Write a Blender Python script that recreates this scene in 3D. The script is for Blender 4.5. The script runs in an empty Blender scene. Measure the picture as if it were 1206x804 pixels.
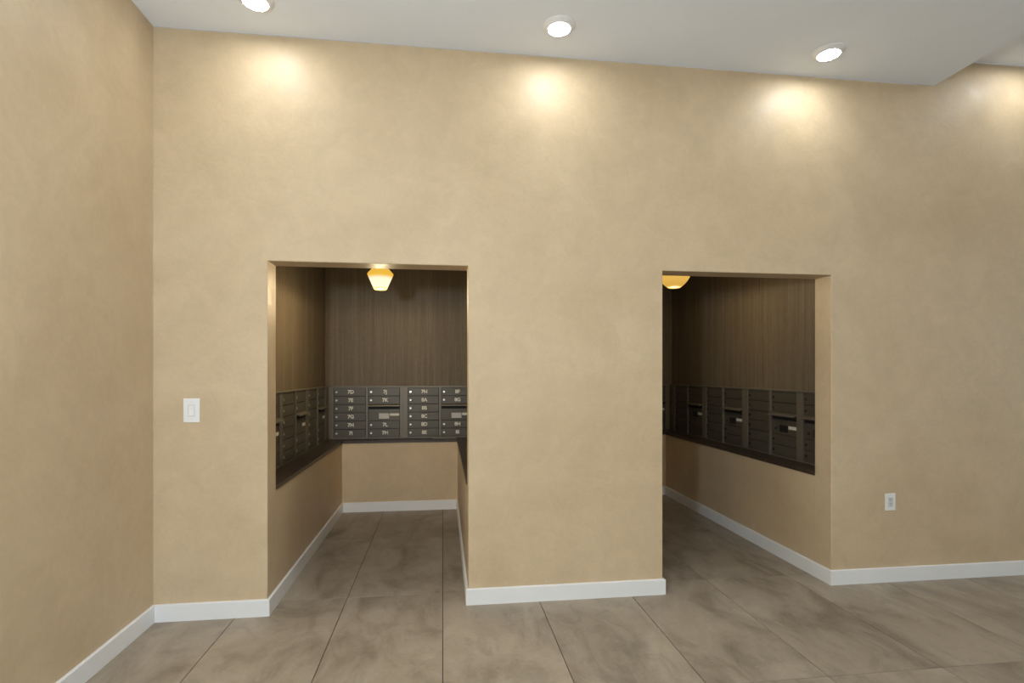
import bpy, bmesh, math, random
from mathutils import Vector, Matrix

random.seed(7)
PI = math.pi
S = bpy.context.scene
C = S.collection

# ------------------------------------------------------------------ camera
F_PX, W_PX, H_PX = 634.0, 1206.0, 804.0
cam_data = bpy.data.cameras.new('camera')
cam_data.sensor_fit = 'HORIZONTAL'
cam_data.sensor_width = 36.0
cam_data.lens = 36.0 * F_PX / W_PX
cam_data.shift_y = (439.0 - H_PX / 2) / W_PX
cam_data.clip_start = 0.05
cam = bpy.data.objects.new('camera', cam_data)
C.objects.link(cam)
cam.location = (0.0, -3.38, 1.45)
cam.rotation_euler = (PI / 2, 0, -math.atan((603.0 - 521.5) / F_PX))
S.camera = cam

# ------------------------------------------------------------------ world, lights, exposure
world = bpy.data.worlds.new('world')
S.world = world
world.use_nodes = True
world.node_tree.nodes['Background'].inputs[0].default_value = (0.75, 0.85, 1.0, 1)
world.node_tree.nodes['Background'].inputs[1].default_value = 0.5

S.view_settings.view_transform = 'Standard'
S.view_settings.look = 'None'
S.view_settings.gamma = 1.0
S.view_settings.exposure = 0.0
S.view_settings.use_curve_mapping = False
S.cycles.max_bounces = 10
S.cycles.diffuse_bounces = 6
S.cycles.glossy_bounces = 4
S.cycles.sample_clamp_indirect = 6.0

LEFT_X, RIGHT_X = -1.675, 7.0
BACK_Y = -7.0                      # lobby wall behind the camera, with the unseen window


def area_light(name, loc, rot, sx, sy, power, col):
    d = bpy.data.lights.new(name, 'AREA')
    d.shape = 'RECTANGLE'
    d.size, d.size_y = sx, sy
    d.energy = power
    d.color = col
    o = bpy.data.objects.new(name, d)
    C.objects.link(o)
    o.location, o.rotation_euler = loc, rot
    return o


# fill light added at two unseen, added lobby windows: one behind the camera, one far right
FILL_TINT = (0.90, 1.0, 1.10)
area_light('window_daylight', (1.00, BACK_Y + 0.05, 1.60), (PI / 2, 0, 0), 2.4, 1.9, 12, FILL_TINT)
area_light('far_window_daylight', (RIGHT_X - 0.05, -2.80, 1.60), (PI / 2, 0, PI / 2), 2.4, 1.9, 22, FILL_TINT)

FILL_GLOBE = (-0.80, -3.55, 1.75, 500.0)   # added globe fill light left of the camera: position, globe height, radiance
LAMP_W = (34, 14)                   # alcove lamps, watts
DOWN_L = 105.0                      # radiance of a downlight lens


# ------------------------------------------------------------------ materials
def new_mat(name):
    m = bpy.data.materials.new(name)
    m.use_nodes = True
    nt = m.node_tree
    return m, nt, nt.nodes['Principled BSDF']


def srgb(r, g, b):
    def f(c):
        c /= 255.0
        return c / 12.92 if c <= 0.04045 else ((c + 0.055) / 1.055) ** 2.4
    return (f(r), f(g), f(b), 1)


def plain(name, col, rough=0.5, metal=0.0, spec=0.5):
    m, nt, b = new_mat(name)
    b.inputs['Base Color'].default_value = col
    b.inputs['Roughness'].default_value = rough
    b.inputs['Metallic'].default_value = metal
    b.inputs['Specular IOR Level'].default_value = spec
    return m


def noise(nt, vec, scale, detail=4, rough=0.55, dist=0.0):
    n = nt.nodes.new('ShaderNodeTexNoise')
    n.inputs['Scale'].default_value = scale
    n.inputs['Detail'].default_value = detail
    n.inputs['Roughness'].default_value = rough
    n.inputs['Distortion'].default_value = dist
    nt.links.new(vec, n.inputs['Vector'])
    return n.outputs['Fac']


def ramp(nt, fac, stops):
    r = nt.nodes.new('ShaderNodeValToRGB')
    el = r.color_ramp.elements
    while len(el) > 1:
        el.remove(el[-1])
    el[0].position, el[0].color = stops[0]
    for p, c in stops[1:]:
        e = el.new(p)
        e.color = c
    nt.links.new(fac, r.inputs['Fac'])
    return r.outputs['Color']


def mix(nt, a, b, fac, mode='MIX'):
    n = nt.nodes.new('ShaderNodeMix')
    n.data_type = 'RGBA'
    n.blend_type = mode
    for s, v in ((n.inputs['A'], a), (n.inputs['B'], b)):
        if hasattr(v, 'node'):
            nt.links.new(v, s)
        else:
            s.default_value = v
    if hasattr(fac, 'node'):
        nt.links.new(fac, n.inputs['Factor'])
    else:
        n.inputs['Factor'].default_value = fac
    return n.outputs['Result']


def obj_coord(nt, scale=(1, 1, 1), use='Object'):
    t = nt.nodes.new('ShaderNodeTexCoord')
    mp = nt.nodes.new('ShaderNodeMapping')
    mp.inputs['Scale'].default_value = scale
    nt.links.new(t.outputs[use], mp.inputs['Vector'])
    return mp.outputs['Vector']


def bump(nt, b, h, strength, dist=0.002):
    n = nt.nodes.new('ShaderNodeBump')
    n.inputs['Strength'].default_value = strength
    n.inputs['Distance'].default_value = dist
    nt.links.new(h, n.inputs['Height'])
    nt.links.new(n.outputs['Normal'], b.inputs['Normal'])


def g(v):
    return (v, v, v, 1)


def make_plaster():
    m, nt, b = new_mat('burnished_tan_plaster')
    v = obj_coord(nt)
    big = noise(nt, v, 1.7, 5, 0.6, 0.6)
    med = noise(nt, v, 7.0, 6, 0.65, 0.8)
    fine = noise(nt, v, 42.0, 4, 0.6)
    base = ramp(nt, big, [(0.30, (0.53, 0.405, 0.252, 1)), (0.70, (0.60, 0.470, 0.305, 1))])
    dab = ramp(nt, med, [(0.35, g(0.95)), (0.65, g(1.045))])
    col = mix(nt, base, dab, 1.0, 'MULTIPLY')
    col = mix(nt, col, ramp(nt, fine, [(0.3, g(0.975)), (0.7, g(1.025))]), 1.0, 'MULTIPLY')
    nt.links.new(col, b.inputs['Base Color'])
    nt.links.new(ramp(nt, med, [(0.3, g(0.40)), (0.7, g(0.60))]), b.inputs['Roughness'])
    b.inputs['Specular IOR Level'].default_value = 0.42
    add = nt.nodes.new('ShaderNodeMath')
    add.operation = 'ADD'
    nt.links.new(med, add.inputs[0])
    nt.links.new(fine, add.inputs[1])
    bump(nt, b, add.outputs[0], 0.25, 0.004)
    return m


def make_tile_mat():
    m, nt, b = new_mat('concrete_look_porcelain')
    v = obj_coord(nt)
    info = nt.nodes.new('ShaderNodeObjectInfo')
    off = nt.nodes.new('ShaderNodeVectorMath')
    off.operation = 'MULTIPLY_ADD'
    nt.links.new(info.outputs['Random'], off.inputs[0])
    off.inputs[1].default_value = (37.0, 91.0, 53.0)
    nt.links.new(v, off.inputs[2])
    vec = off.outputs[0]
    sc = nt.nodes.new('ShaderNodeMapping')
    sc.inputs['Scale'].default_value = (1.6, 0.9, 1)
    sc.inputs['Rotation'].default_value = (0, 0, 0.5)
    nt.links.new(vec, sc.inputs['Vector'])
    cloud = noise(nt, sc.outputs['Vector'], 1.7, 8, 0.62, 0.9)
    veil = noise(nt, sc.outputs['Vector'], 4.0, 8, 0.66, 0.9)
    fine = noise(nt, vec, 60.0, 4, 0.7)
    base = ramp(nt, cloud, [(0.32, (0.205, 0.166, 0.121, 1)), (0.46, (0.300, 0.248, 0.187, 1)),
                            (0.68, (0.385, 0.326, 0.253, 1))])
    col = mix(nt, base, ramp(nt, veil, [(0.38, g(0.82)), (0.48, g(1.0)), (0.64, g(1.07))]), 0.9, 'MULTIPLY')
    col = mix(nt, col, ramp(nt, fine, [(0.3, g(0.94)), (0.7, g(1.06))]), 1.0, 'MULTIPLY')
    nt.links.new(col, b.inputs['Base Color'])
    nt.links.new(ramp(nt, veil, [(0.3, g(0.42)), (0.7, g(0.55))]), b.inputs['Roughness'])
    b.inputs['Specular IOR Level'].default_value = 0.4
    bump(nt, b, fine, 0.06, 0.001)
    return m


def make_wallpaper():
    m, nt, b = new_mat('streaked_brown_wallcovering')
    t = nt.nodes.new('ShaderNodeTexCoord')
    sep = nt.nodes.new('ShaderNodeSeparateXYZ')
    nt.links.new(t.outputs['Object'], sep.inputs[0])
    s = nt.nodes.new('ShaderNodeMath')
    s.operation = 'ADD'
    nt.links.new(sep.outputs['X'], s.inputs[0])
    nt.links.new(sep.outputs['Y'], s.inputs[1])
    com = nt.nodes.new('ShaderNodeCombineXYZ')
    nt.links.new(s.outputs[0], com.inputs['X'])
    zs = nt.nodes.new('ShaderNodeMath')
    zs.operation = 'MULTIPLY'
    zs.inputs[1].default_value = 0.012
    nt.links.new(sep.outputs['Z'], zs.inputs[0])
    nt.links.new(zs.outputs[0], com.inputs['Z'])
    lines = noise(nt, com.outputs[0], 95.0, 3, 0.7)
    bands = noise(nt, com.outputs[0], 16.0, 3, 0.6)
    grain = noise(nt, obj_coord(nt, (1, 1, 0.12)), 130.0, 2, 0.5)
    base = ramp(nt, lines, [(0.28, (0.108, 0.084, 0.055, 1)), (0.52, (0.158, 0.124, 0.083, 1)),
                            (0.68, (0.196, 0.156, 0.106, 1)), (0.80, (0.250, 0.202, 0.142, 1))])
    col = mix(nt, base, ramp(nt, bands, [(0.3, g(0.84)), (0.7, g(1.14))]), 1.0, 'MULTIPLY')
    col = mix(nt, col, ramp(nt, grain, [(0.3, g(0.92)), (0.7, g(1.08))]), 1.0, 'MULTIPLY')
    weave = noise(nt, obj_coord(nt, (0.15, 0.15, 1)), 160.0, 2, 0.5)
    col = mix(nt, col, ramp(nt, weave, [(0.3, g(0.93)), (0.7, g(1.07))]), 1.0, 'MULTIPLY')
    nt.links.new(col, b.inputs['Base Color'])
    b.inputs['Roughness'].default_value = 0.55
    b.inputs['Specular IOR Level'].default_value = 0.3
    bump(nt, b, lines, 0.25, 0.002)
    return m


def make_laminate():
    m, nt, b = new_mat('dark_walnut_laminate')
    v = obj_coord(nt, (2.0, 2.0, 2.0))
    n = noise(nt, v, 6.0, 6, 0.65, 1.5)
    nt.links.new(ramp(nt, n, [(0.3, (0.032, 0.022, 0.015, 1)), (0.7, (0.062, 0.043, 0.030, 1))]), b.inputs['Base Color'])
    b.inputs['Roughness'].default_value = 0.40
    return m


def make_bronze(name, k=1.0):
    m, nt, b = new_mat(name)
    n = noise(nt, obj_coord(nt), 220.0, 3, 0.6)
    lo = (0.066 * k, 0.058 * k, 0.043 * k, 1)
    hi = (0.100 * k, 0.088 * k, 0.067 * k, 1)
    nt.links.new(ramp(nt, n, [(0.3, lo), (0.7, hi)]), b.inputs['Base Color'])
    b.inputs['Roughness'].default_value = 0.42
    b.inputs['Metallic'].default_value = 0.25
    bump(nt, b, n, 0.08, 0.0005)
    return m


def make_white(name, col, rough, sc=3.0):
    m, nt, b = new_mat(name)
    n = noise(nt, obj_coord(nt), sc, 4, 0.55)
    lo = tuple(c * 0.97 for c in col[:3]) + (1,)
    nt.links.new(ramp(nt, n, [(0.3, lo), (0.7, col)]), b.inputs['Base Color'])
    b.inputs['Roughness'].default_value = rough
    return m


def make_sticker():
    m, nt, b = new_mat('printed_paper_label')
    w = nt.nodes.new('ShaderNodeTexWave')
    w.wave_type, w.bands_direction = 'BANDS', 'Z'
    w.inputs['Scale'].default_value = 34.0
    w.inputs['Distortion'].default_value = 0.0
    nt.links.new(obj_coord(nt), w.inputs['Vector'])
    nt.links.new(ramp(nt, w.outputs['Fac'], [(0.30, g(0.38)), (0.55, (0.66, 0.63, 0.56, 1))]), b.inputs['Base Color'])
    b.inputs['Roughness'].default_value = 0.55
    return m


def make_glow(name, stops, strength):
    """Lit glass: the light it gives off varies with height on the shade (local z)."""
    m, nt, b = new_mat(name)
    t = nt.nodes.new('ShaderNodeTexCoord')
    sep = nt.nodes.new('ShaderNodeSeparateXYZ')
    nt.links.new(t.outputs['Object'], sep.inputs[0])
    mr = nt.nodes.new('ShaderNodeMapRange')
    mr.inputs['From Min'].default_value = 0.0
    mr.inputs['From Max'].default_value = 0.24
    nt.links.new(sep.outputs['Z'], mr.inputs['Value'])
    col = ramp(nt, mr.outputs[0], stops)
    nt.links.new(col, b.inputs['Emission Color'])
    b.inputs['Emission Strength'].default_value = strength
    b.inputs['Base Color'].default_value = (0.25, 0.16, 0.05, 1)
    b.inputs['Roughness'].default_value = 0.35
    return m


def make_emit(name, col, strength):
    m, nt, b = new_mat(name)
    b.inputs['Base Color'].default_value = (0.8, 0.8, 0.8, 1)
    b.inputs['Emission Color'].default_value = col
    b.inputs['Emission Strength'].default_value = strength
    return m


M = {
    'plaster': make_plaster(),
    'tile': make_tile_mat(),
    'grout': plain('dark_grout', (0.034, 0.027, 0.020, 1), 0.9),
    'paper': make_wallpaper(),
    'laminate': make_laminate(),
    'bronze': make_bronze('bronze_powder_coat', 1.9),
    'bronze_door': make_bronze('bronze_powder_coat_door', 1.12),
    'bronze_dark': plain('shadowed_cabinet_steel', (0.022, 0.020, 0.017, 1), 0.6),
    'bronze_light': make_bronze('bronze_cap_strip', 2.6),  # paler bronze paints in the light falling on the cap tops
    'dark_lock': plain('blackened_lock', (0.012, 0.012, 0.012, 1), 0.45),  # near-black locks and plates for the right wall units
    'dark_gap': plain('blackened_recess', (0.012, 0.011, 0.010, 1), 0.7),  # dark strip colour paints the shade inside the mail slot
    'ceiling': make_white('ceiling_paint', (0.79, 0.84, 0.90, 1), 0.85),
    'lobby_white': make_white('off_white_wall_paint', (0.80, 0.79, 0.76, 1), 0.7),
    'trim': make_white('white_trim_paint', (0.80, 0.80, 0.79, 1), 0.35),
    'plate': make_white('white_plastic', (0.82, 0.82, 0.80, 1), 0.35),
    'plate_grey': plain('pale_grey_plastic', (0.62, 0.62, 0.60, 1), 0.4),
    'slot': plain('outlet_slot', (0.10, 0.10, 0.10, 1), 0.6),
    'chrome': plain('brushed_chrome', (0.72, 0.70, 0.66, 1), 0.28, 1.0),
    'number': plain('pale_number_ink', (0.80, 0.78, 0.70, 1), 0.6),
    'sticker': make_sticker(),
    'sticker_plain': plain('white_tag', (0.66, 0.64, 0.58, 1), 0.5),
    'alum': plain('dark_aluminium', (0.10, 0.10, 0.10, 1), 0.4, 0.6),
    'mail_paper': plain('grey_green_card', (0.22, 0.23, 0.20, 1), 0.5),
    'lens': make_emit('lit_downlight_lens', (0.94, 0.97, 0.98, 1), DOWN_L),
    'glass_pendant': make_glow('lit_amber_glass', [(0.0, (1.0, 0.80, 0.30, 1)), (0.10, (1.0, 0.87, 0.62, 1)),
                                                   (0.34, (1.0, 0.86, 0.60, 1)), (0.46, (0.74, 0.43, 0.040, 1)),
                                                   (0.72, (0.70, 0.42, 0.06, 1)), (1.0, (0.55, 0.30, 0.04, 1))], 1.12),
    'glass_bowl': make_glow('lit_amber_bowl_glass', [(0.0, (1.0, 0.72, 0.26, 1)), (0.012, (0.95, 0.64, 0.20, 1)),
                                                     (0.05, (0.62, 0.36, 0.06, 1)), (0.30, (0.76, 0.45, 0.09, 1)),
                                                     (1.0, (0.60, 0.32, 0.05, 1))], 1.0),
    'brass': plain('aged_brass', (0.34, 0.24, 0.11, 1), 0.4, 0.9),
}
gm, gnt, gb = new_mat('clear_window_glass')
gb.inputs['Transmission Weight'].default_value = 1.0
gb.inputs['Roughness'].default_value = 0.0
gb.inputs['IOR'].default_value = 1.02
M['glass'] = gm


# ------------------------------------------------------------------ mesh helpers
def add_box(bm, x0, x1, y0, y1, z0, z1, bev=0.0):
    vs = [bm.verts.new(p) for p in ((x0, y0, z0), (x1, y0, z0), (x1, y1, z0), (x0, y1, z0),
                                    (x0, y0, z1), (x1, y0, z1), (x1, y1, z1), (x0, y1, z1))]
    fs = [bm.faces.new([vs[i] for i in q]) for q in ((3, 2, 1, 0), (4, 5, 6, 7), (0, 1, 5, 4),
                                                     (1, 2, 6, 5), (2, 3, 7, 6), (3, 0, 4, 7))]
    if bev:
        es = list({e for f in fs for e in f.edges})
        bmesh.ops.bevel(bm, geom=es, offset=bev, segments=2, profile=0.5, affect='EDGES')


def add_lathe(bm, prof, seg=40, axis='z', origin=(0, 0, 0), close=False):
    rings = []
    for r, h in prof:
        if r < 1e-6:
            p = (0, 0, h) if axis == 'z' else (0, h, 0)
            rings.append([bm.verts.new(Vector(p) + Vector(origin))])
        else:
            ring = []
            for i in range(seg):
                a = 2 * PI * i / seg
                p = (r * math.cos(a), r * math.sin(a), h) if axis == 'z' else (r * math.cos(a), h, r * math.sin(a))
                ring.append(bm.verts.new(Vector(p) + Vector(origin)))
            rings.append(ring)
    pairs = list(zip(rings, rings[1:]))
    if close:
        pairs.append((rings[-1], rings[0]))
    for a, b in pairs:
        for i in range(seg):
            j = (i + 1) % seg
            if len(a) == 1 and len(b) == 1:
                continue
            if len(a) == 1:
                bm.faces.new((a[0], b[i], b[j]))
            elif len(b) == 1:
                bm.faces.new((a[i], a[j], b[0]))
            else:
                bm.faces.new((a[i], a[j], b[j], b[i]))


def add_prism(bm, poly, z0, z1):
    lo = [bm.verts.new((x, y, z0)) for x, y in poly]
    hi = [bm.verts.new((x, y, z1)) for x, y in poly]
    n = len(poly)
    bm.faces.new(list(reversed(lo)))
    bm.faces.new(hi)
    for i in range(n):
        j = (i + 1) % n
        bm.faces.new((lo[i], lo[j], hi[j], hi[i]))


def mesh_of(name, bm, mat, smooth=False):
    bmesh.ops.recalc_face_normals(bm, faces=bm.faces[:])
    me = bpy.data.meshes.new(name)
    bm.to_mesh(me)
    bm.free()
    me.materials.append(mat)
    if smooth:
        for p in me.polygons:
            p.use_smooth = True
    return me


def link(name, me, parent=None, loc=(0, 0, 0), rotz=0.0):
    o = bpy.data.objects.new(name, me)
    C.objects.link(o)
    o.location = loc
    o.rotation_euler = (0, 0, rotz)
    if parent:
        o.parent = parent
    return o


def boxes(*bs, bev=0.0):
    bm = bmesh.new()
    for b in bs:
        add_box(bm, *b, bev=bev)
    return bm


def thing(name, label, cat, loc=(0, 0, 0), rotz=0.0, group=None):
    o = link(name, None, None, loc, rotz)
    o.empty_display_size = 0.1
    tag(o, label, cat, group)
    return o


def tag(o, label, cat, group=None):
    o['label'], o['category'] = label, cat
    if group:
        o['group'] = group
    return o


def struct(name, bm, mat, label=None, cat=None, parent=None):
    o = link(name, mesh_of(name, bm, mat), parent)
    if parent is None:
        o['kind'] = 'structure'
        if label:
            o['label'], o['category'] = label, cat
    return o


# ------------------------------------------------------------------ dimensions (metres)
LX = LEFT_X                       # left wall face
RX = RIGHT_X                          # far right wall face (out of frame)
CEIL, CEIL_UP, STEP_X = 3.47, 3.66, 3.429
T = 0.165                         # thickness of the wall with the two openings
O1 = (-1.040, 0.158)              # opening of the left mail alcove
O2 = (1.432, 2.640)               # opening of the right mail alcove
HEAD = 2.120
CT0, CT1 = 0.715, 0.745           # counter slab
A_CEIL = 2.66
# alcove: (x0, x1 of the half walls, y of half wall at back, niche x0, x1, niche back y)
A1 = (O1[0], O1[1], 2.400, -1.250, 0.368, 2.600)
A2 = (O2[0], O2[1], 2.760, 1.222, 2.850, 3.060)

# ------------------------------------------------------------------ floor and its tiles
ZF = -0.002
struct('floor', boxes((LX - 0.12, RX + 0.12, BACK_Y - 0.12, 3.10, -0.12, -0.0035)), M['grout'],
       'floor of large taupe concrete look tiles with thin dark joints', 'floor')
floor = bpy.data.objects['floor']
TW, TL, J = 0.610, 1.220, 0.0042
tile_cache = {}


def tile_mesh(w, l):
    k = (round(w, 3), round(l, 3))
    if k not in tile_cache:
        bm = bmesh.new()
        c = 0.0006
        x, y = w / 2, l / 2
        lo = [bm.verts.new(p) for p in ((-x, -y, -0.010), (x, -y, -0.010), (x, y, -0.010), (-x, y, -0.010))]
        mi = [bm.verts.new(p) for p in ((-x, -y, -c), (x, -y, -c), (x, y, -c), (-x, y, -c))]
        hi = [bm.verts.new(p) for p in ((-x + c, -y + c, 0), (x - c, -y + c, 0), (x - c, y - c, 0), (-x + c, y - c, 0))]
        for a, b in ((lo, mi), (mi, hi)):
            for i in range(4):
                j = (i + 1) % 4
                bm.faces.new((a[i], a[j], b[j], b[i]))
        bm.faces.new(hi)
        tile_cache[k] = mesh_of('floor_tile', bm, M['tile'])
    return tile_cache[k]


for i in range(-3, 12):
    for j in range(-8, 3):
        x0, x1 = i * TW, (i + 1) * TW
        y0, y1 = 0.200 + (j - 0) * TL, 0.200 + (j + 1) * TL
        x0, x1 = max(x0, LX), min(x1, RX)
        y0, y1 = max(y0, BACK_Y), min(y1, 3.05)
        if x1 - x0 < 0.02 or y1 - y0 < 0.02:
            continue
        if y0 > 0.1 and not (x1 > O1[0] - .02 and x0 < O1[1] + .02 or x1 > O2[0] - .02 and x0 < O2[1] + .02):
            continue
        if y0 > 0.1 and x0 < O1[1] + .02 and y0 > A1[2] + .02:
            continue
        t = link('floor_tile', tile_mesh(x1 - x0 - J, y1 - y0 - J), floor, ((x0 + x1) / 2, (y0 + y1) / 2, 0))


# ------------------------------------------------------------------ walls
def wall_grid(us, vs, solid, d0, d1, axis='y'):
    """A slab d0..d1 thick made of the filled cells of a grid, with only its outer faces."""
    bm = bmesh.new()
    cache = {}

    def vert(i, j, d):
        k = (i, j, d)
        if k not in cache:
            p = (us[i], d, vs[j]) if axis == 'y' else (d, us[i], vs[j])
            cache[k] = bm.verts.new(p)
        return cache[k]
    nu, nv = len(us) - 1, len(vs) - 1

    def fill(i, j):
        return 0 <= i < nu and 0 <= j < nv and solid(i, j)
    for i in range(nu):
        for j in range(nv):
            if not fill(i, j):
                continue
            for d in (d0, d1):
                bm.faces.new([vert(a, b, d) for a, b in ((i, j), (i + 1, j), (i + 1, j + 1), (i, j + 1))])
            for di, dj, e in ((-1, 0, ((i, j), (i, j + 1))), (1, 0, ((i + 1, j), (i + 1, j + 1))),
                              (0, -1, ((i, j), (i + 1, j))), (0, 1, ((i, j + 1), (i + 1, j + 1)))):
                if not fill(i + di, j + dj):
                    (a, b), (c, d) = e
                    bm.faces.new([vert(a, b, d0), vert(c, d, d0), vert(c, d, d1), vert(a, b, d1)])
    return bm


us = [LX - 0.12, O1[0], O1[1], O2[0], O2[1], STEP_X, RX + 0.12]
vs = [0.0, HEAD, CEIL, CEIL_UP]
bm = wall_grid(us, vs, lambda i, j: not (j == 0 and i in (1, 3)) and not (j == 2 and i < 5), 0.0, T)
wf = struct('wall_front', bm, M['plaster'], 'tan burnished plaster wall with two square-cut alcove openings', 'wall')
bv = wf.modifiers.new('soft_edges', 'BEVEL')
bv.width, bv.segments, bv.limit_method, bv.angle_limit = 0.005, 2, 'ANGLE', 0.6
wf.data.polygons.foreach_set('use_smooth', [False] * len(wf.data.polygons))

struct('wall_left', boxes((LX - 0.12, LX, BACK_Y, 0.0, 0, CEIL)), M['plaster'],
       'plain tan plaster wall along the left edge of the room', 'wall')
bm = wall_grid([BACK_Y, -4.00, -1.60, 0.0], [0, 0.65, 2.55, CEIL_UP], lambda i, j: (i, j) != (1, 1), RX, RX + 0.12, 'x')
struct('wall_right', bm, M['lobby_white'])
bm = wall_grid([LX - 0.12, -0.20, 2.20, STEP_X, RX + 0.12], [0, 0.65, 2.55, CEIL, CEIL_UP],
               lambda i, j: not (i == 1 and j == 1) and not (j == 3 and i < 3), BACK_Y - 0.12, BACK_Y)
struct('wall_back', bm, M['lobby_white'])


def added_window(n, u0, u1, z0, z1, d0, axis):
    """Frame with one mullion and two panes, set in the opening u0..u1 x z0..z1 of a wall."""
    um, e = (u0 + u1) / 2, 0.05

    def bx(a, b, c, d, y0, y1):
        return (a, b, y0, y1, c, d) if axis == 'y' else (y0, y1, a, b, c, d)
    f = (d0, d0 + 0.06)
    win = struct('window_%d' % n, boxes(bx(u0, u0 + e, z0, z1, *f), bx(u1 - e, u1, z0, z1, *f), bx(u0 + e, u1 - e, z0, z0 + e, *f),
                                        bx(u0 + e, u1 - e, z1 - e, z1, *f), bx(um - .025, um + .025, z0 + e, z1 - e, *f)), M['alum'])
    for a, b in ((u0 + e, um - .025), (um + .025, u1 - e)):
        struct('pane', boxes(bx(a, b, z0 + e, z1 - e, d0 + 0.026, d0 + 0.034)), M['glass'], parent=win)


added_window(1, -0.20, 2.20, 0.65, 2.55, BACK_Y - 0.09, 'y')  # both windows are unseen, added to go with the fill light
added_window(2, -4.00, -1.60, 0.65, 2.55, RX + 0.03, 'x')

struct('ceiling', boxes((LX - 0.12, STEP_X, BACK_Y - 0.12, 0.0, CEIL, CEIL_UP + 0.10),
                        (STEP_X, RX + 0.12, BACK_Y - 0.12, 0.0, CEIL_UP, CEIL_UP + 0.10)), M['ceiling'],
       'white painted ceiling that steps up at the right', 'ceiling')


# ------------------------------------------------------------------ the two mail alcoves
def alcove(a, side, left_panel_y):
    hx0, hx1, hy, nx0, nx1, ny = a
    w = 0.10
    # half walls under the counter: left, back, right
    for nm, bx in (('left', (nx0, hx0, T, ny)), ('back', (hx0, hx1, hy, ny)), ('right', (hx1, nx1, T, ny))):
        struct('wall_%s_alcove_lower_%s' % (side, nm), boxes(bx + (0.0, CT0)), M['plaster'])
    # upper walls, papered
    for nm, bx in (('left', (nx0 - w, nx0, T, ny + w)), ('back', (nx0, nx1, ny, ny + w)), ('right', (nx1, nx1 + w, T, ny + w))):
        struct('wall_%s_alcove_upper_%s' % (side, nm), boxes(bx + (CT0, A_CEIL)), M['paper'])
    struct('ceiling_%s_alcove' % side, boxes((nx0 - w, nx1 + w, T, ny + w, A_CEIL, A_CEIL + 0.08)), M['ceiling'])
    # worktop
    bm = bmesh.new()
    e = 0.006
    add_prism(bm, [(nx0, T), (hx0 + e, T), (hx0 + e, hy - e), (hx1 - e, hy - e), (hx1 - e, T), (nx1, T), (nx1, ny), (nx0, ny)],
              CT0 + 0.0015, CT1)
    bmesh.ops.bevel(bm, geom=[ed for ed in bm.edges], offset=0.003, segments=2, profile=0.5, affect='EDGES')
    o = link('countertop', mesh_of('countertop', bm, M['laminate']))
    tag(o, 'dark brown U-shaped counter ledge under the mailboxes of the %s alcove' % side, 'counter')


alcove(A1, 'left', 0)
alcove(A2, 'right', 0)

# ------------------------------------------------------------------ baseboards
BH, BT = 0.100, 0.015


def baseboard(name, pts, label=None):
    """pts: wall-face polyline with the room on its right-hand side; mitred at the corners."""
    n = len(pts)
    P = [Vector(p) for p in pts]
    off = []
    for i in range(n):
        ns = []
        for a, b in ((i - 1, i), (i, i + 1)):
            if 0 <= a and b < n:
                d = (P[b] - P[a]).normalized()
                ns.append(Vector((d.y, -d.x)))
        if len(ns) == 1:
            off.append(P[i] + ns[0] * BT)
        else:
            m = (ns[0] + ns[1])
            off.append(P[i] + m * (BT / m.dot(ns[0])))
    prof = [(0, 0.0), (1, 0.0), (1, BH - 0.004), (0.72, BH), (0, BH)]
    bm = bmesh.new()
    rows = []
    for p, q in zip(P, off):
        rows.append([bm.verts.new((p.x + (q.x - p.x) * t, p.y + (q.y - p.y) * t, z)) for t, z in prof])
    for a, b in zip(rows, rows[1:]):
        for i in range(len(prof)):
            j = (i + 1) % len(prof)
            bm.faces.new((a[i], b[i], b[j], a[j]))
    bm.faces.new(rows[0])
    bm.faces.new(list(reversed(rows[-1])))
    return struct(name, bm, M['trim'], label, 'baseboard' if label else None)


baseboard('baseboard_left', [(LX, BACK_Y), (LX, 0)], 'white baseboard along the plain left wall')
baseboard('baseboard_front_left', [(LX + BT, 0), (O1[0], 0), (O1[0], A1[2]), (O1[1], A1[2]), (O1[1], 0), (O2[0], 0),
                                   (O2[0], A2[2]), (O2[1], A2[2]), (O2[1], 0), (RX, 0)],
          'white baseboard that runs along the front wall and around both alcoves')
baseboard('baseboard_right', [(RX, -BT), (RX, BACK_Y)])


# ------------------------------------------------------------------ mailboxes
DW, MARG, MULL, ROWS = 0.335, 0.050, 0.025, 6
UH, UW = 0.557, 0.795             # unit height, width of a two-column unit
PITCH, Z0 = 0.0885, 0.013
DEPTH = 0.045
mcache = {}


def shared(key, fn, mat, smooth=False):
    if key not in mcache:
        mcache[key] = mesh_of(key, fn(), mat, smooth)
    return mcache[key]


def cyl_y(r, y0, y1, seg=14):
    bm = bmesh.new()
    add_lathe(bm, [(0, y0), (r * 0.8, y0), (r, y0 + 0.0015), (r, y1), (0, y1)], seg, 'y')
    return bm


def lock_bm():
    bm = cyl_y(0.0115, -0.006, 0.002)
    add_box(bm, -0.0012, 0.0012, -0.0068, -0.0055, -0.006, 0.006)
    return bm


def hood_bm():
    """Lip of the outgoing-mail slot: a wedge that leans out over the slot."""
    bm = bmesh.new()
    prof = [(0.006, 0.022), (-0.004, 0.022), (-0.040, 0.010), (-0.042, 0.0), (-0.036, 0.0), (0.006, 0.012)]
    w = DW - 0.004
    A = [bm.verts.new((0, y, z)) for y, z in prof]
    B = [bm.verts.new((w, y, z)) for y, z in prof]
    bm.faces.new(A)
    bm.faces.new(list(reversed(B)))
    for i in range(len(prof)):
        j = (i + 1) % len(prof)
        bm.faces.new((A[i], B[i], B[j], A[j]))
    return bm


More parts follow.
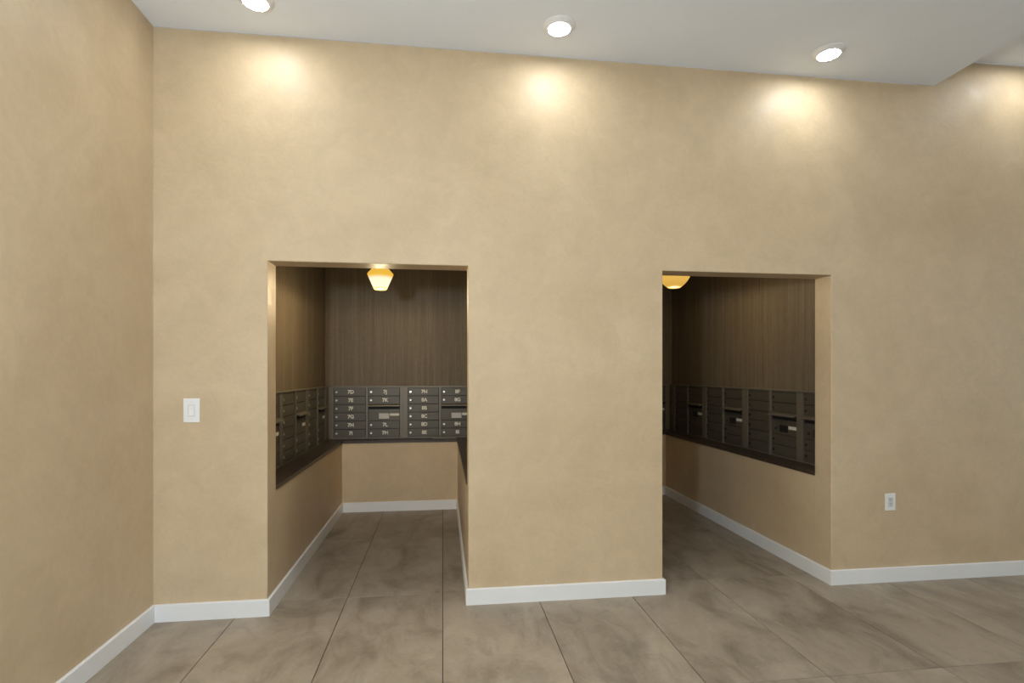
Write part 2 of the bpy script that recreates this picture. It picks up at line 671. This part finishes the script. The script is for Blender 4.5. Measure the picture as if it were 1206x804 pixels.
def text_mesh(s, size):
    cu = bpy.data.curves.new('door_number', 'FONT')
    cu.body = s
    cu.size = size
    cu.align_x, cu.align_y = 'CENTER', 'CENTER'
    cu.extrude = 0.0006
    cu.offset = 0.0016
    tmp = bpy.data.objects.new('tmp_text', cu)
    C.objects.link(tmp)
    dg = bpy.context.evaluated_depsgraph_get()
    me = bpy.data.meshes.new_from_object(tmp.evaluated_get(dg))
    bpy.data.objects.remove(tmp)
    me.transform(Matrix.Rotation(PI / 2, 4, 'X'))
    me.materials.clear()
    me.materials.append(M['number'])
    return me


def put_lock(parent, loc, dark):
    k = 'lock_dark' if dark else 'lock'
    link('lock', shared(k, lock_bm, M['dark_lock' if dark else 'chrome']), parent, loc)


def door(parent, x, row, number=None, dark=False):
    """One tenant door: lower-left corner at x, in the given row from the top."""
    z = Z0 + (ROWS - 1 - row) * PITCH
    d = link('door', shared('door', lambda: boxes((0.003, DW - 0.006, -0.008, 0.0, 0.0030, PITCH - 0.0030), bev=0.0015),
                            M['bronze_door']), parent, (x, 0.012, z))
    put_lock(d, (0.030, -0.008, PITCH / 2), dark)
    if number:
        link('door_number', text_mesh(number, 0.053), d, (DW * 0.53, -0.0086, PITCH / 2))
    return d


def slot_column(parent, x, numbers, dark=False):
    for k, row in enumerate((0, 1, 4, 5)):
        door(parent, x, row, numbers[k] if numbers else None, dark)
    z2 = Z0 + 2 * PITCH                                        # bottom of the panel
    link('mail_slot_hood', shared('mail_slot_hood', hood_bm, M['bronze']), parent, (x + 0.002, 0.006, z2 + 2 * PITCH - 0.020))
    link('slot_gap', shared('slot_gap', lambda: boxes((0.006, DW - 0.006, 0, 0.004, 0, 0.040)), M['dark_gap']), parent,
         (x, 0.0075, z2 + 2 * PITCH - 0.052))
    p = link('slot_panel', shared('slot_panel', lambda: boxes((0.002, DW - 0.002, -0.006, 0.0, 0.002, 0.124), bev=0.0015),
                                  M['bronze_door']), parent, (x, 0.012, z2))
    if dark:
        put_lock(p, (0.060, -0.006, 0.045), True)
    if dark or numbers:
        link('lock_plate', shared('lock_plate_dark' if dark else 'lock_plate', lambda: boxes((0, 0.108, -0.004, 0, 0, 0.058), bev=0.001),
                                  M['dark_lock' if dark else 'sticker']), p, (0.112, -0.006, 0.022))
    link('tag_sticker', shared('tag_sticker', lambda: boxes((0, 0.098, -0.0015, 0, 0, 0.026)), M['sticker_plain']), p,
         (0.228, -0.006, 0.052))


def frame_bm(cols, width):
    """cols: left x of every door column."""
    bm = bmesh.new()
    edges = [0.0]
    for c in cols:
        edges += [c, c + DW]
    edges.append(width)
    for k in range(0, len(edges), 2):                          # stiles
        add_box(bm, edges[k], edges[k + 1], -0.007 if 0 < k < len(edges) - 2 else 0.0, 0.0119, 0.0, UH - 0.0005, bev=0.0012)
    for c in cols:                                             # rails
        add_box(bm, c, c + DW, 0.001, 0.0119, 0.0, Z0 - 0.001)
        add_box(bm, c, c + DW, 0.001, 0.0119, UH - 0.0125, UH - 0.0005)
    return bm


def body_bm(width):
    return boxes((0, width, 0.012, DEPTH, 0, UH))


def cap_bm(width):
    return boxes((0, width, -0.010, DEPTH, 0, 0.008), bev=0.002)


def mailbox_unit(label, loc, rotz, kind='double', numbers=None, width=UW, dark=False):
    t = thing('mailbox_unit', label, 'mailbox', loc, rotz, 'wall mailbox units')
    if kind == 'double':
        cols = [MARG, MARG + DW + MULL]
    else:
        cols = [0.035]
    link('frame', shared('frame_%s_%.3f' % (kind, width), lambda: frame_bm(cols, width), M['bronze']), t)
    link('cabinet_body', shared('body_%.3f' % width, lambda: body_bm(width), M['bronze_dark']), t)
    link('top_cap', shared('top_cap_%.3f' % width, lambda: cap_bm(width), M['bronze_light']), t, (0, 0, UH))
    if kind == 'double':
        for r in range(ROWS):
            door(t, cols[0], r, numbers[0][r] if numbers else None, dark)
    slot_column(t, cols[-1], numbers[1] if numbers else None, dark)
    return t


ZB = CT1
FY1 = A1[5] - DEPTH               # mailbox face on the back wall, left alcove
XB = -1.205
mailbox_unit('wall mailbox unit numbered 7D to 7M on the back wall of the left alcove', (XB, FY1, ZB), 0, 'double',
             [['7D', '7E', '7F', '7G', '7H', '7I'], ['7J', '7K', '7L', '7M']], 0.778)
mailbox_unit('wall mailbox unit numbered 7N to 8I on the back wall of the left alcove', (XB + 0.778, FY1, ZB), 0, 'double',
             [['7N', '8A', '8B', '8C', '8D', '8E'], ['8F', '8G', '8H', '8I']], 0.788)
FX1 = A1[3] + DEPTH               # mailbox face on the left wall, left alcove
yb = FY1 - 0.115
mailbox_unit('two-column mailbox unit deepest on the left wall of the left alcove', (FX1, yb - UW, ZB), PI / 2)
mailbox_unit('two-column mailbox unit in the middle of the left wall of the left alcove', (FX1, yb - 2 * UW, ZB), PI / 2)
mailbox_unit('narrow mailbox unit half hidden by the left jamb of the left alcove', (FX1, yb - 2 * UW - 0.400, ZB), PI / 2,
             'single', None, 0.400)
FX2 = A2[4] - DEPTH
FY2 = A2[5] - DEPTH
struct('trim_3', boxes((FX2 + 0.004, A2[4], 2.927, FY2 - 0.001, CT1, CT1 + UH)), M['bronze'])
for k, nm in enumerate(('deepest on the right wall of the right alcove', 'in the middle of the right wall of the right alcove',
                        'second from the opening on the right wall of the right alcove')):
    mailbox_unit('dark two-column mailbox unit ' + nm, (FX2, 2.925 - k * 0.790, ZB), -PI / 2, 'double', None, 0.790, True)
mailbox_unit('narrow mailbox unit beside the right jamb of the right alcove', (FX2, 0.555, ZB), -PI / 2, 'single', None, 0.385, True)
mailbox_unit('mailbox unit at the right end of the back wall of the right alcove', (FX2 - 0.012 - UW, FY2, ZB), 0)
mailbox_unit('mailbox unit at the left end of the back wall of the right alcove', (FX2 - 0.012 - 2 * UW + 0.03, FY2, ZB), 0,
             'double', None, UW - 0.03)
# corner filler where the two runs of the left alcove meet
o = struct('trim_1', boxes((A1[3] + 0.001, XB - 0.001, FY1 + 0.004, FY1 + DEPTH, CT1, CT1 + UH)), M['bronze'])
struct('trim_2', boxes((A1[3], A1[3] + DEPTH - 0.004, yb + 0.001, FY1 + 0.003, CT1, CT1 + UH)), M['bronze'])

# a flat piece of mail on the counter at the back of the left alcove
t = link('envelope', mesh_of('envelope', boxes((-0.125, 0.125, -0.035, 0.035, 0, 0.006), bev=0.0015), M['mail_paper']), None,
         (0.015, 2.495, CT1))
tag(t, 'thin grey-green card lying on the counter under the 8E and 8I mailboxes', 'card')


# ------------------------------------------------------------------ ceiling lights
def ring_bm():
    bm = bmesh.new()
    add_lathe(bm, [(0.0945, 0.0), (0.0945, -0.003), (0.090, -0.006), (0.074, -0.021), (0.067, -0.0235), (0.0640, -0.022), (0.0635, -0.001)], 48, close=True)
    return bm


def lens_bm():
    bm = bmesh.new()
    add_lathe(bm, [(0.0634, -0.018), (0.0628, -0.0225), (0.045, -0.0235), (0.0, -0.024)], 40)
    return bm


ring_me = mesh_of('trim_ring', ring_bm(), M['trim'], True)
lens_me = mesh_of('lens', lens_bm(), M['lens'], True)


def downlight(x, y, z, label):
    t = thing('recessed_downlight', label, 'ceiling light', (x, y, z), 0, 'recessed downlights')
    link('trim_ring', ring_me, t)
    link('lens', lens_me, t)


downlight(-1.004, -0.316, CEIL, 'round white recessed downlight at the left, cut by the top edge')
downlight(0.672, -0.308, CEIL, 'round white recessed downlight in the middle, above the pier between openings')
downlight(2.408, -0.275, CEIL, 'round white recessed downlight at the right, above the right opening')
downlight(4.085, -0.300, CEIL_UP, 'recessed downlight in the raised ceiling beyond the step at the right')
for nm, x, y in (('left of the camera', -0.5, -2.1), ('right of the camera', 2.0, -2.1)):  # two unseen downlights added for extra fill
    downlight(x, y, CEIL, 'recessed downlight in the lobby ceiling, ' + nm)
    d = bpy.data.lights.new('downlight_lamp', 'AREA')
    d.shape, d.size, d.energy, d.color = 'DISK', 0.12, 6, (1.0, 0.95, 0.86)
    lo = bpy.data.objects.new('downlight_lamp', d)
    C.objects.link(lo)
    lo.location = (x, y, CEIL - 0.030)

# ------------------------------------------------------------------ alcove lamps
def bulb(name, loc, power):
    d = bpy.data.lights.new(name, 'POINT')
    d.energy, d.shadow_soft_size, d.color = power, 0.05, (1.0, 0.78, 0.46)
    # spread set to dim the alcove floor and upper walls: little straight down, little above the rim
    d.use_nodes = True
    nt = d.node_tree
    em = nt.nodes['Emission']
    tc = nt.nodes.new('ShaderNodeTexCoord')
    sp = nt.nodes.new('ShaderNodeSeparateXYZ')
    nt.links.new(tc.outputs['Normal'], sp.inputs[0])
    mr = nt.nodes.new('ShaderNodeMapRange')
    mr.inputs['From Min'].default_value, mr.inputs['From Max'].default_value = -1.0, 1.0
    nt.links.new(sp.outputs['Z'], mr.inputs['Value'])
    k = ramp(nt, mr.outputs[0], [(0.0, g(0.06)), (0.030, g(0.10)), (0.105, g(1.0)), (0.49, g(1.0)), (0.56, g(0.42)), (0.64, g(0.26)), (0.80, g(0.08)), (1.0, g(0.05))])
    nt.links.new(k, em.inputs['Strength'])
    o = bpy.data.objects.new(name, d)
    C.objects.link(o)
    o.location = loc


# left: a lantern-shaped amber glass shade on a short stem
t = thing('pendant_lamp', 'small faceted amber glass lamp glowing in the left alcove', 'lamp', (-0.498, 1.050, 2.119))
bm = bmesh.new()
add_lathe(bm, [(0.0, 0.0), (0.046, 0.0), (0.052, 0.004), (0.099, 0.112), (0.103, 0.122), (0.101, 0.129), (0.040, 0.196), (0.030, 0.205), (0.0, 0.205)], 48)
sh = link('glass_shade', mesh_of('glass_shade', bm, M['glass_pendant'], False), t)
for p in sh.data.polygons:
    p.use_smooth = abs(p.normal.z) < 0.98
bm = bmesh.new()
add_lathe(bm, [(0.0, 0.200), (0.036, 0.200), (0.036, 0.225), (0.010, 0.232), (0.010, A_CEIL - 2.119 - 0.03), (0.0, A_CEIL - 2.119 - 0.03)], 24)
link('stem', mesh_of('stem', bm, M['brass'], True), t)
bm = bmesh.new()
zc = A_CEIL - 2.119
add_lathe(bm, [(0.0, zc - 0.032), (0.050, zc - 0.030), (0.060, zc - 0.020), (0.060, zc), (0.0, zc)], 28)
link('ceiling_canopy', mesh_of('ceiling_canopy', bm, M['brass'], True), t)
bulb('pendant_bulb', (-0.498, 1.050, 2.119 - 0.045), LAMP_W[0])
# right: a wider rounded bowl of the same glass
t = thing('bowl_lamp', 'wide rounded amber glass lamp at the top left of the right alcove', 'lamp', (2.035, 1.172, 2.205))
bm = bmesh.new()
add_lathe(bm, [(0.0, 0.0), (0.052, 0.0), (0.058, 0.003), (0.088, 0.028), (0.114, 0.058), (0.133, 0.090), (0.143, 0.122), (0.140, 0.150), (0.120, 0.180), (0.080, 0.205), (0.045, 0.216), (0.0, 0.216)], 48)
link('glass_shade', mesh_of('glass_shade', bm, M['glass_bowl'], True), t)
bm = bmesh.new()
zc = A_CEIL - 2.205
add_lathe(bm, [(0.0, 0.212), (0.050, 0.212), (0.050, 0.236), (0.010, 0.244), (0.010, zc - 0.03), (0.0, zc - 0.03)], 24)
link('stem', mesh_of('stem', bm, M['brass'], True), t)
bm = bmesh.new()
add_lathe(bm, [(0.0, zc - 0.032), (0.050, zc - 0.030), (0.060, zc - 0.020), (0.060, zc), (0.0, zc)], 28)
link('ceiling_canopy', mesh_of('ceiling_canopy', bm, M['brass'], True), t)

bulb('bowl_bulb', (2.035, 1.172, 2.205 - 0.045), LAMP_W[1])


# ------------------------------------------------------------------ switch and outlet
def screw(parent, x, z, y=-0.006):
    link('screw', shared('screw', lambda: cyl_y(0.0035, -0.001, 0.001, 10), M['plate_grey']), parent, (x, y, z))


t = thing('light_switch', 'white rectangular light switch plate on the wall left of the left opening', 'light switch', (-1.4635, 0.0, 1.160))
link('wall_plate', mesh_of('wall_plate', boxes((-0.045, 0.045, -0.006, 0, 0, 0.140), bev=0.002), M['plate']), t)
link('switch_bezel', mesh_of('switch_bezel', boxes((-0.019, 0.019, -0.0075, -0.005, 0.035, 0.105), bev=0.0008), M['plate_grey']), t)
bm = bmesh.new()
add_prism(bm, [(-0.0055, 0.039), (-0.0125, 0.039), (-0.0085, 0.070), (-0.0095, 0.101), (-0.0055, 0.101)], -0.0145, 0.0145)
bm.transform(Matrix(((0, 0, 1, 0), (1, 0, 0, 0), (0, 1, 0, 0), (0, 0, 0, 1))))
link('rocker', mesh_of('rocker', bm, M['plate']), t)
screw(t, 0, 0.120)
screw(t, 0, 0.020)

t = thing('power_outlet', 'white power outlet plate low on the wall right of the right opening', 'power outlet', (3.085, 0.0, 0.495))
link('wall_plate', mesh_of('wall_plate', boxes((-0.039, 0.039, -0.006, 0, 0, 0.118), bev=0.002), M['plate']), t)
r = link('receptacle', mesh_of('receptacle', boxes((-0.018, 0.018, -0.0085, -0.005, 0.025, 0.093), bev=0.001), M['plate_grey']), t)
for zc in (0.044, 0.075):
    link('socket_slot', shared('socket_slot', lambda: boxes((-0.0075, -0.0050, -0.0092, -0.008, 0, 0.009), (0.0045, 0.0070, -0.0092, -0.008, 0.001, 0.008),
                                                            (-0.002, 0.002, -0.0092, -0.008, -0.009, -0.005)), M['slot']), r, (0, 0, zc))
screw(t, 0, 0.107)
screw(t, 0, 0.011)

# ------------------------------------------------------------------ unseen globe light added in place of a flash (its light reaches the alcoves)
fx, fy, fz, fl = FILL_GLOBE
t = thing('floor_lamp', 'slender black floor lamp with a round white globe, standing behind the camera', 'floor lamp', (fx, fy, 0))
bm = bmesh.new()
add_lathe(bm, [(0.0, 0.0), (0.140, 0.0), (0.140, 0.012), (0.125, 0.022), (0.020, 0.028), (0.0, 0.028)], 36)
link('base', mesh_of('base', bm, M['alum'], False), t)
bm = bmesh.new()
add_lathe(bm, [(0.0, 0.027), (0.011, 0.027), (0.011, fz - 0.125), (0.030, fz - 0.120), (0.034, fz - 0.098), (0.0, fz - 0.098)], 20)
link('pole', mesh_of('pole', bm, M['alum'], True), t)
bm = bmesh.new()
bmesh.ops.create_uvsphere(bm, u_segments=28, v_segments=16, radius=0.10)
gl = link('globe', mesh_of('globe', bm, make_emit('lit_opal_globe', (0.87, 0.985, 1.08, 1), fl), True), t, (0, 0, fz))
